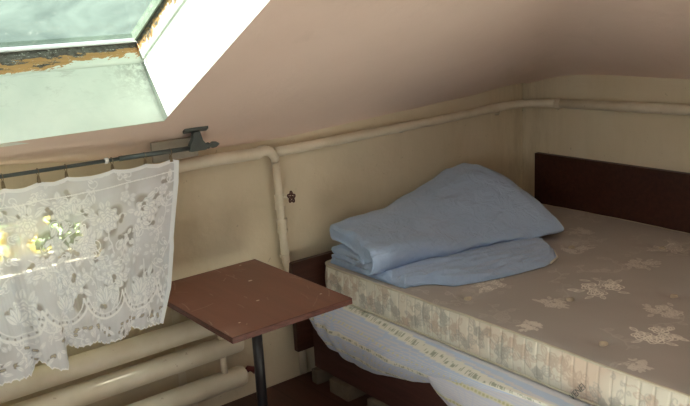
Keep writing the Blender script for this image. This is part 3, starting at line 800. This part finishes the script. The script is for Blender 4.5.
# ------------------------------------------------------------------ mattress
MZ0, MZ1 = .366, .502
mt = thing('mattress', 'old beige floral mattress with quilted sides lying on the bed', 'mattress', (2.4, 1.5, MZ0))
buttons = [(1.909, 1.83), (2.138, 1.578), (1.906, 1.288), (2.413, 1.362), (2.62, 1.93), (2.84, 1.66), (2.15, 1.02), (2.66, 1.1), (1.95, .8)]
def topz_m(x, y):
    z = MZ1+.008*vnoise(x, y, 2.3, 31, 2)+.0025*vnoise(x, y, 9, 12, 2)
    for bx, by in buttons:
        r = np.hypot(x-bx, y-by); z = z-.013*np.exp(-(r/.035)**2)-.006*np.exp(-(r/.10)**2)
    e = np.minimum(np.minimum(x-MX0, MX1-x), np.minimum(y-MY0, MY1-y))
    return z-.006*np.exp(-e/.012)
CR = .055
def rr_pt(p):
    """point and outward normal at length p round the mattress outline, from the front-left long side upwards (towards the wall)"""
    a, b_ = MX1-MX0-2*CR, MY1-MY0-2*CR; q = math.pi*CR/2
    segs = [(b_, 0), (q, 1), (a, 2), (q, 3), (b_, 4), (q, 5), (a, 6), (q, 7)]
    for L, k in segs:
        if p <= L+1e-9: break
        p -= L
    t = p/CR
    if k == 0: return MX0, MY0+CR+p, -1, 0
    if k == 1: return MX0+CR-CR*math.cos(t), MY1-CR+CR*math.sin(t), -math.cos(t), math.sin(t)
    if k == 2: return MX0+CR+p, MY1, 0, 1
    if k == 3: return MX1-CR+CR*math.sin(t), MY1-CR+CR*math.cos(t), math.sin(t), math.cos(t)
    if k == 4: return MX1, MY1-CR-p, 1, 0
    if k == 5: return MX1-CR+CR*math.cos(t), MY0+CR-CR*math.sin(t), math.cos(t), -math.sin(t)
    if k == 6: return MX1-CR-p, MY0, 0, -1
    return MX0+CR-CR*math.sin(t), MY0+CR-CR*math.cos(t), -math.sin(t), -math.cos(t)
PER = 2*(MX1-MX0-2*CR)+2*(MY1-MY0-2*CR)+2*math.pi*CR
# woven flowers on the top
R3 = Ras(MX0-.02, MX1+.02, MY0-.02, MY1+.02, .002, 0)
mr = random.Random(21)
def bouquet(x, y, s, v, a0=0):
    for k in range(4):
        a = a0+k*1.57+mr.uniform(-.4, .4)
        R3.rose(x+s*.42*math.cos(a), y+s*.34*math.sin(a), s*.27, 0, v, .0023, 5, mr.uniform(0, 6), fill=False)
    for k in range(9):
        a = mr.uniform(0, 6.28); q = s*mr.uniform(.5, .8)
        R3.leaf(x+q*math.cos(a), y+q*.8*math.sin(a), s*.34, s*.07, a+mr.uniform(-.9, .9), None, v*.8, .0022)
for x, y, s, v in ((2.035, 1.843, .085, .75), (2.275, 1.548, .11, 1.0), (2.047, 1.208, .10, 1.0), (2.586, 1.889, .085, .5), (2.05, 1.58, .075, .6), (2.829, 1.622, .11, .75),
                   (2.573, 1.591, .08, .5), (2.242, 1.292, .085, .6), (2.36, 1.12, .11, .9), (1.84, 1.50, .05, .7), (2.05, .9, .1, .9), (2.55, 1.25, .09, .7), (2.784, 2.009, .07, .4), (2.85, 1.3, .1, .7), (2.6, .85, .1, .7), (1.83, 1.13, .05, .6)):
    bouquet(x, y, s, v, mr.uniform(0, 3))
# fainter leafy trails between
for k in range(60):
    x = mr.uniform(MX0, MX1); y = mr.uniform(.9, 2.3); a = mr.uniform(0, 6.28); p = [(x, y)]
    v = mr.uniform(.10, .22)
    for i in range(12):
        a += mr.uniform(-.6, .6); x += .014*math.cos(a); y += .014*math.sin(a); p.append((x, y))
        if i % 3 == 0: R3.leaf(x, y, .03, .009, a+mr.choice((-1, 1)), None, v, .0028)
    R3.line(p, .003, v)
xs_ = np.linspace(MX0, MX1, 560); ys_ = np.concatenate([np.linspace(MY0, .95, 20)[:-1], np.linspace(.95, MY1, 680)]); Xt, Yt = np.meshgrid(xs_, ys_)
Zt = topz_m(Xt, Yt)
# pull the sheet's corners in to the rounded outline
for cx_, cy_, sx, sy in ((MX0+CR, MY1-CR, -1, 1), (MX1-CR, MY1-CR, 1, 1), (MX0+CR, MY0+CR, -1, -1), (MX1-CR, MY0+CR, 1, -1)):
    dx = (Xt-cx_)*sx; dy = (Yt-cy_)*sy; inn = (dx > 0) & (dy > 0)
    r = np.maximum(dx, dy); h_ = np.hypot(dx, dy)+1e-9; f = np.where(inn, np.minimum(1, r/h_), 1)
    Xt = np.where(inn, cx_+sx*dx*f, Xt); Yt = np.where(inn, cy_+sy*dy*f, Yt)
K = R3.at(Xt, Yt)[..., None]
c0 = np.array([.41, .38, .36])*(1+.10*vnoise(Xt, Yt, 3, 3, 4)[..., None])
stain = np.clip(vnoise(Xt, Yt, 2.1, 44, 4)*1.8-.35, 0, 1)[..., None]
c0 = c0*(1-.22*stain)+np.array([.26, .19, .12])*.22*stain
colM = c0*(1-.9*K)+np.array([.95, .92, .84])*.9*K
def brocade(name):
    m, nt, b = mat(name, .48, .35)
    nt.links.new(attr(nt, 'pattern'), b.inputs['Base Color'])
    f = noisen(nt, coord(nt), 160, 3); g2 = noisen(nt, coord(nt), 12, 5)
    bump(nt, b, math_(nt, 'ADD', f, math_(nt, 'MULTIPLY', g2, 1.5)), .12, .004); return m
top = grid_mesh('top_cover', Xt, Yt, Zt, brocade('beige_brocade'), None, colM)
# quilted side band with printed flowers
R4 = Ras(0, PER, MZ0-.01, MZ1+.01, .002, 0); R5 = Ras(0, PER, MZ0-.01, MZ1+.01, .002, 0)
p = .0
while p < MY1-MY0+.2:
    RR = R4 if mr.random() < .5 else R5
    z = mr.uniform(MZ0+.02, MZ1-.03)
    RR.rose(p, z, mr.uniform(.014, .024), 0.15, .95, .0028, 5, mr.uniform(0, 6))
    for k in range(4):
        a = mr.uniform(0, 6.28); RR.leaf(p+.02*math.cos(a), z+.02*math.sin(a), .034, .009, a+mr.uniform(-.6, .6), .2, .9, .002)
    for k in range(3): RR.curl(p+mr.uniform(-.04, .04), mr.uniform(MZ0+.02, MZ1-.02), mr.uniform(.008, .016), mr.uniform(0, 6), mr.choice((-1, 1)), .8, .002)
    x = p; a = mr.uniform(-.5, .5); q = [(x, z)]; zz = z
    for i in range(9):
        a += mr.uniform(-.7, .7); x += .01*math.cos(a); zz += .01*math.sin(a); q.append((x, zz))
    RR.line(q, .0022, .75)
    p += mr.uniform(.035, .06)
np_ = 2600; nv = 40
ps_ = np.linspace(0, PER-1e-6, np_); vz = np.linspace(0, 1, nv)[:, None]
P4 = np.array([rr_pt(float(q)) for q in ps_])
seam = np.abs(np.mod(ps_/.044+.15*np.sin(ps_*9), 1)-.5)*2      # 1 at a seam
bul = (.010*np.sin(np.pi*vz)**.6*(1-.75*np.clip((seam-.72)/.28, 0, 1)[None, :]**2)-.001)
Zs = MZ0+.004+(topz_m(P4[:, 0], P4[:, 1])[None, :]-.003-MZ0-.004)*vz
Xs = P4[None, :, 0]+P4[None, :, 2]*bul; Ys = P4[None, :, 1]+P4[None, :, 3]*bul
PP = ps_[None, :]*np.ones((nv, 1))
A4 = R4.at(PP, Zs)[..., None]; A5 = R5.at(PP, Zs)[..., None]
pk_ = np.clip(vnoise(PP, Zs, 7, 61, 2)*1.4+.35, 0, 1)[..., None]*np.clip((1.95-PP)/1.2, .1, 1)[..., None]
cs = np.array([.74, .72, .645])*(1-pk_*.6)+np.array([.68, .52, .42])*pk_*.6
cs = cs*(1-.22*np.clip((seam-.86)/.14, 0, 1)[None, :, None])*(1+.08*vnoise(PP, Zs, 12, 5, 3)[..., None])
cs = cs*(1-.6*A4)+np.array([.46, .33, .26])*.6*A4
cs = cs*(1-.62*A5)+np.array([.28, .285, .28])*.62*A5
side = grid_mesh('quilted_side_band', Xs, Ys, Zs, brocade('floral_side_ticking'), None, cs)
def piping(zf, off):
    pts = []
    for q in np.linspace(0, PER-.001, 420):
        x, y, nx, ny = rr_pt(float(q)); pts.append((x+nx*off, y+ny*off, zf(x, y)))
    return pts
PM = plain('piping_cord', (.60, .56, .46), .6, .1)
p1 = tubeo('piping', piping(lambda x, y: float(topz_m(np.array(x), np.array(y)))-.001, .002), .0042, PM, seg=8)
p2 = tubeo('piping', piping(lambda x, y: MZ0+.005, .002), .0042, PM, seg=8)
bt = boxo('underside', (MX0+.02, MY0+.02, MZ0), (MX1-.02, MY1-.02, MZ0+.006), PM)
parts = [top, side, p1, p2, bt]
TUFT = plain('cream_felt_tuft', (.55, .50, .40), .9, .15, 60)
for i, (bx, by) in enumerate(buttons):
    z = float(topz_m(np.array(bx), np.array(by)))
    bm = bmesh.new(); n = 16
    a0 = i*1.1
    top_ = bm.verts.new((bx, by, z+.008)); ri = []; ro = []
    for k in range(n):
        a = 6.2832*k/n; q = .017*(1+.12*math.cos(3*a+i))
        ri.append(bm.verts.new((bx+q*.8*math.cos(a), by+q*.62*math.sin(a), z+.0075))); ro.append(bm.verts.new((bx+q*math.cos(a), by+q*.78*math.sin(a), z-.001)))
    for k in range(n):
        bm.faces.new((top_, ri[k], ri[(k+1) % n])); bm.faces.new((ri[k], ro[k], ro[(k+1) % n], ri[(k+1) % n]))
    parts.append(finish('tuft_button', bm, TUFT, smooth=True))
# faint stamped letters on the side band
tc = bpy.data.curves.new('stamped_lettering', 'FONT'); tc.body = 'VENEI'; tc.size = .027; tc.extrude = .0004; tc.align_x = 'CENTER'; tc.align_y = 'CENTER'
to = bpy.data.objects.new('stamped_lettering', tc); C.objects.link(to)
bpy.context.view_layer.update()
me = bpy.data.meshes.new_from_object(to.evaluated_get(bpy.context.evaluated_depsgraph_get()))
bpy.data.objects.remove(to)
fm = Matrix(((0, 0, -1), (-1, 0, 0), (0, 1, 0))).to_4x4() @ Matrix.Rotation(math.radians(52), 4, 'Z')
me.transform(Matrix.Translation((MX0-.0115, 1.272, .395)) @ fm)
lt = link('stamped_lettering', me, plain('faded_grey_ink', (.20, .19, .18), .7)); lt['label'] = 'faded grey stamped letters on the mattress side'
parts.append(lt)
local(mt, *parts)

# ------------------------------------------------------------------ patterned sheet between mattress and frame
sy = [.45, .8, 1.19, 1.42, 1.57, 1.75, 1.85, 1.95, 2.10, 2.22, 2.35, 2.44, 2.50, 2.515]
sz = [.345, .345, .335, .318, .290, .245, .218, .190, .155, .142, .160, .195, .25, .29]
ny, nv = 560, 70
yv = np.linspace(.45, 2.508, ny)[None, :]; vv = np.linspace(0, 1, nv)[:, None]
zb = np.interp(yv[0], sy, sz)
zb = np.convolve(np.pad(zb, 12, 'edge'), np.ones(25)/25, 'valid')[None, :]
Zp = .3635-.0*vv+(zb-.3635)*np.clip((vv-.12)/.88, 0, 1)
drop = (.3635-zb)/.19
out = .054+.050*np.clip(drop, 0, 1)*np.sin(np.pi*np.clip((vv-.1)/.9, 0, 1)**.8)**.8+.012*(1-vv)
Xp_ = np.where(vv < .12, 1.86-(1.86-(MX0-.008))*(vv/.12), MX0-.008-(out-.012)*np.sin(np.pi/2*np.clip((vv-.12)/.30, 0, 1)))
wr = .006*vnoise(yv*np.ones_like(vv)-vv*.35, vv*.25+yv*.3, 9, 71, 3)+.006*np.sin(yv*70+vv*5)*np.clip((yv-2.15)/.3, 0, 1)
amp_ = np.clip((vv-.15)/.3, 0, 1)
Xp_ = Xp_-wr*amp_*1.6*np.clip(drop*1.2, .15, 1)
Xp_ = Xp_+.022*np.clip((vv-.86)/.14, 0, 1)**2*np.clip(drop, .2, 1)
Zp = Zp+.0*vv
YV = yv*np.ones_like(vv)
# stripes run with the length of the cloth and swing down round the corner
L = (.3635-Zp)
q = L+.10*np.clip((yv-1.9)/.6, 0, 1)**1.5*0+.0
band = np.mod(q+.012*np.sin(YV*3), .072)/.072
cl = np.where(band[..., None] < .24, np.array([.80, .80, .76]), np.array([.55, .65, .84]))
fine = (np.mod(q/.0072, 1) < .4) & (band > .3)
cl = np.where(fine[..., None], np.array([.70, .71, .79]), cl)
dots = (band > .06) & (band < .18) & (np.mod(YV/.015+.35*np.sin(YV*240), 1) < .52) & (vnoise(YV, q, 120, 9, 1) > -.25)
cl = np.where(dots[..., None], np.array([.40, .44, .38]), cl)
dots2 = (band > .60) & (band < .68) & (np.mod(YV/.024, 1) < .35)
cl = np.where(dots2[..., None], np.array([.72, .70, .52]), cl)
hem = vv*np.ones_like(YV) > .965
cl = np.where(hem[..., None], np.array([.62, .57, .50]), cl)
cl = cl*(1+.05*vnoise(YV, q, 6, 15, 3)[..., None])
t = thing('bed_sheet', 'rumpled blue and white striped floral sheet hanging below the mattress edge', 'sheet', (1.72, 1.6, .2))
SM = attr_mat('striped_cotton', 'pattern', .85, .15, (60, .12, .003))
s1 = grid_mesh('hanging_fold', Xp_, YV, Zp, SM, None, cl)
md = s1.modifiers.new('solid', 'SOLIDIFY'); md.thickness = .002; md.offset = -1
# lower layer showing from under the hem on the right
ny, nv = 260, 50
yv = np.linspace(.45, 1.83, ny)[None, :]; vv = np.linspace(0, 1, nv)[:, None]
zb = np.interp(yv[0], [.45, 1.2, 1.42, 1.60, 1.72, 1.79, 1.83], [.09, .10, .115, .142, .178, .215, .25])[None, :]
YV = yv*np.ones_like(vv); Zq = .34+(zb-.34)*vv
Xq = 1.716-.018*np.sin(np.pi*vv)-.008*vnoise(YV+vv*.2, vv*.3, 8, 91, 3)*vv-.004
Xq = np.minimum(Xq, 1.716)
q = .36-Zq; band = np.mod(q+.02, .075)/.075
cl = np.where(band[..., None] < .2, np.array([.72, .71, .62]), np.array([.62, .65, .78]))
cl = np.where(((np.mod(q/.008, 1) < .4) & (band > .3))[..., None], np.array([.70, .70, .77]), cl)
cl = np.where(((band > .05) & (band < .15) & (np.mod(YV/.016, 1) < .5))[..., None], np.array([.55, .55, .35]), cl)
s2 = grid_mesh('lower_layer', Xq, YV, Zq, SM, None, cl)
local(t, s1, s2)

# ------------------------------------------------------------------ folded blue duvet
t = thing('duvet', 'folded light blue duvet lying on the bare mattress against the wall', 'duvet', (2.2, 2.3, MZ1))
def duvet_mat():
    m, nt, b = mat('light_blue_cotton', .85, .12)
    v = coord(nt)
    nt.links.new(ramp(nt, noisen(nt, v, 3, 4), [(.3, (.34, .46, .68)), (.7, (.40, .53, .76))]), b.inputs['Base Color'])
    b.inputs['Sheen Weight'].default_value = .25
    bump(nt, b, noisen(nt, v, 14, 5, .6, .8), .5, .03); return m
DUV = duvet_mat()
# cross-section of the folded roll in unit space (v 0 back .. 1 front, h 0 bottom .. 1 top): an outline with the slit of the fold
def section():
    o = []
    def arc2(cx, cy, rx, ry, a0, a1, n):
        for k in range(n+1):
            a = math.radians(a0+(a1-a0)*k/n); o.append((cx+rx*math.cos(a), cy+ry*math.sin(a)))
    # top back overhanging lip -> slit -> lower layer back -> bottom -> front -> top
    arc2(.80, .36, .015, .02, 60, -60, 3)                  # end of the slit deep inside, near the front
    for k in range(1, 12): o.append((.80-.66*k/12, .345+.07*math.sin(k/12*2.6)+.08*k/12))
    arc2(.12, .295, .115, .125, 95, 255, 10)               # rounded back of the middle layer
    for k in range(1, 9): o.append((.10+.50*k/9, .178+.03*math.sin(k/9*3)))
    for k in range(8, 0, -1): o.append((.10+.50*k/9, .150+.035*math.sin(k/9*3)))
    arc2(.12, .082, .105, .072, 95, 262, 8)                # rounded back of the bottom layer
    for k in range(1, 12): o.append((.12+.72*k/12, .012-.0*k))
    arc2(.82, .40, .18, .40, -80, 62, 16)                  # rounded front turn
    for k in range(1, 16):
        x = .90-.78*k/16; o.append((x, .76+.24*math.sin(min(1, (k/16)*1.15)*math.pi/2)))
    arc2(.09, .80, .10, .20, 95, 240, 10)                  # lip of the top layer at the back
    for k in range(1, 12): o.append((.06+.74*k/12, .625-.235*(k/12)+.06*math.sin(k/12*3.1)))
    return o
SEC = section(); SEC = np.array(SEC)
# denser resample
def resample(P, n):
    Q = np.vstack([P, P[:1]]); d = np.r_[0, np.cumsum(np.hypot(*np.diff(Q, axis=0).T))]
    t_ = np.linspace(0, d[-1], n+1)[:-1]
    return np.stack([np.interp(t_, d, Q[:, 0]), np.interp(t_, d, Q[:, 1])], 1)
SEC = resample(SEC, 250)
ns = 150
S_ = np.linspace(0, 1, ns)
kS = [0, .04, .12, .30, .50, .68, .80, .90, .96, 1.0]
xA = [1.800, 1.81, 1.87, 2.04, 2.22, 2.39, 2.50, 2.59, 2.64, 2.67]
Hh = [.130, .140, .142, .148, .168, .210, .248, .262, .225, .13]
yF = [2.165, 2.15, 2.14, 2.12, 2.10, 2.06, 2.03, 2.00, 1.99, 2.02]
yB = [2.46, 2.475, 2.485, 2.50, 2.52, 2.54, 2.545, 2.53, 2.48, 2.38]
rows = []
for s in S_:
    x, H, f, b_ = (float(np.interp(s, kS, k)) for k in (xA, Hh, yF, yB))
    v, h = SEC[:, 0], SEC[:, 1]
    dome = 1-.42*np.clip(v-.25, 0, 1)**1.3*min(1, s*2.2); e_ = min(1, max(0, (s-.25)/.5)); dome = dome*(1-e_*(.08+.55*np.clip((v-.45)/.55, 0, 1)**1.9)*np.clip((v-.2)/.3, 0, 1))        # front slopes down to a rounded edge
    hh = h*dome
    y = b_+(f-b_)*v
    z = MZ1+.018+H*hh
    xx = x+(v-.3)*.02-.035*(1-s)*v+.0*h
    rows.append(np.stack([xx+.0*v, y, z], 1))
Pd = np.array(rows)
for i in range(Pd.shape[0]):
    s = S_[i]
    for j in range(Pd.shape[1]):
        q = Vector(Pd[i, j]); v, h = SEC[j]
        n = noise.noise(q*6)*.013+noise.noise(Vector((q.x*4, q.y*14, q.z*14)))*.006+noise.noise(q*17+Vector((3, 0, 0)))*.0035
        g_ = math.exp(-s/.06)*math.exp(-((v-.80)/.16)**2)*.011*math.sin((v+h)*62)
        Pd[i, j, 2] += (n+g_)*min(1, h*3+.15); Pd[i, j, 1] += n*.6
        Pd[i, j, 0] += .012*noise.noise(q*11)*math.exp(-s/.05) - .018*math.exp(-s/.05)*math.exp(-((v-.9)/.2)**2)
bm = bmesh.new(); rings = [[bm.verts.new(p) for p in row] for row in Pd]; m_ = len(SEC)
for a, b_ in zip(rings, rings[1:]):
    for k in range(m_): bm.faces.new((a[k], a[(k+1) % m_], b_[(k+1) % m_], b_[k]))
# padded end faces: inset rings then a fill
def cap(ring, dx, flip):
    prev = ring
    f = bm.faces.new(ring[::-1] if flip else ring)
    r = bmesh.ops.inset_individual(bm, faces=[f], thickness=.009, depth=.006, use_even_offset=False)
    r = bmesh.ops.inset_individual(bm, faces=[f], thickness=.010, depth=.003, use_even_offset=False)
    bmesh.ops.triangulate(bm, faces=[f])
cap(rings[0], -1, True); cap(rings[-1], 1, False)
roll = finish('folded_roll', bm, DUV, smooth=True)
# bottom layer that sticks out in front of the roll
def under(x, f):
    return f
ux = [1.800, 1.86, 1.885, 1.93, 2.10, 2.32, 2.42, 2.49, 2.54]
fy = [2.03, 2.01, 1.99, 1.92, 1.86, 1.83, 1.855, 1.92, 2.01]
nx, nyy = 220, 180
Uu = np.linspace(0, 1, nx)[None, :]; Vv = np.linspace(0, 1, nyy)[:, None]
Xu = 1.795+(2.545-1.795)*Uu*np.ones_like(Vv)
Fy = np.interp(Xu[0], ux, fy)[None, :]; Fy = np.convolve(np.pad(Fy[0], 3, 'edge'), np.ones(7)/7, 'valid')[None, :]
Yu = 2.47+(Fy-2.47)*Vv
ed = np.minimum(np.minimum(Uu*.82, (1-Uu)*.82), (1-Vv)*.5)
th = .021*np.clip(ed/.020, 0, 1)**.5
rid = .017*vnoise(Xu*.45+Yu*.2, (Yu+.28*Xu)*1.8, 11, 41, 3)+.016*np.abs(vnoise(Xu*.3, (Yu+.3*Xu)*1.6, 13, 77, 2))*np.clip(ed/.03, 0, 1)
for (xa, ya, xb, yb, am, wd_) in ((1.86, 2.06, 2.50, 1.96, .012, .012), (2.0, 1.93, 2.46, 1.915, .009, .009), (1.82, 2.03, 2.05, 1.93, .013, .010), (1.9, 2.12, 2.3, 2.0, -.008, .010), (2.1, 1.89, 2.42, 1.87, .008, .007)):
    tt = np.clip(((Xu-xa)*(xb-xa)+(Yu-ya)*(yb-ya))/((xb-xa)**2+(yb-ya)**2), 0, 1)
    dd = np.hypot(Xu-xa-tt*(xb-xa), Yu-ya-tt*(yb-ya)); rid = rid+am*np.exp(-(dd/wd_)**2)*np.sin(math.pi*np.clip(tt, .04, .96))
base_z = topz_m(np.clip(Xu, MX0, MX1), Yu)
Zu = base_z+.002+th+np.clip(rid, -.012, .026)*np.clip(ed/.02, 0, 1)
un = grid_mesh('under_fold', Xu, Yu, Zu, DUV, None)
md = un.modifiers.new('solid', 'SOLIDIFY'); md.thickness = .003; md.offset = 1
hemP = [(float(x), float(y)-.003, float(topz_m(np.array(max(x, MX0)), np.array(y)))+.006) for x, y in zip(Xu[0][8:-2], (Fy*np.ones((1, nx)))[0][8:-2])]
hm = tubeo('hem', hemP, .004, DUV, seg=8)
lc = tubeo('white_seam_corner', [(2.36, 1.832, .507), (2.43, 1.855, .508), (2.49, 1.915, .508)], .004, plain('white_edge_tape', (.72, .70, .60), .8), seg=8)
local(t, roll, un, hm, lc)
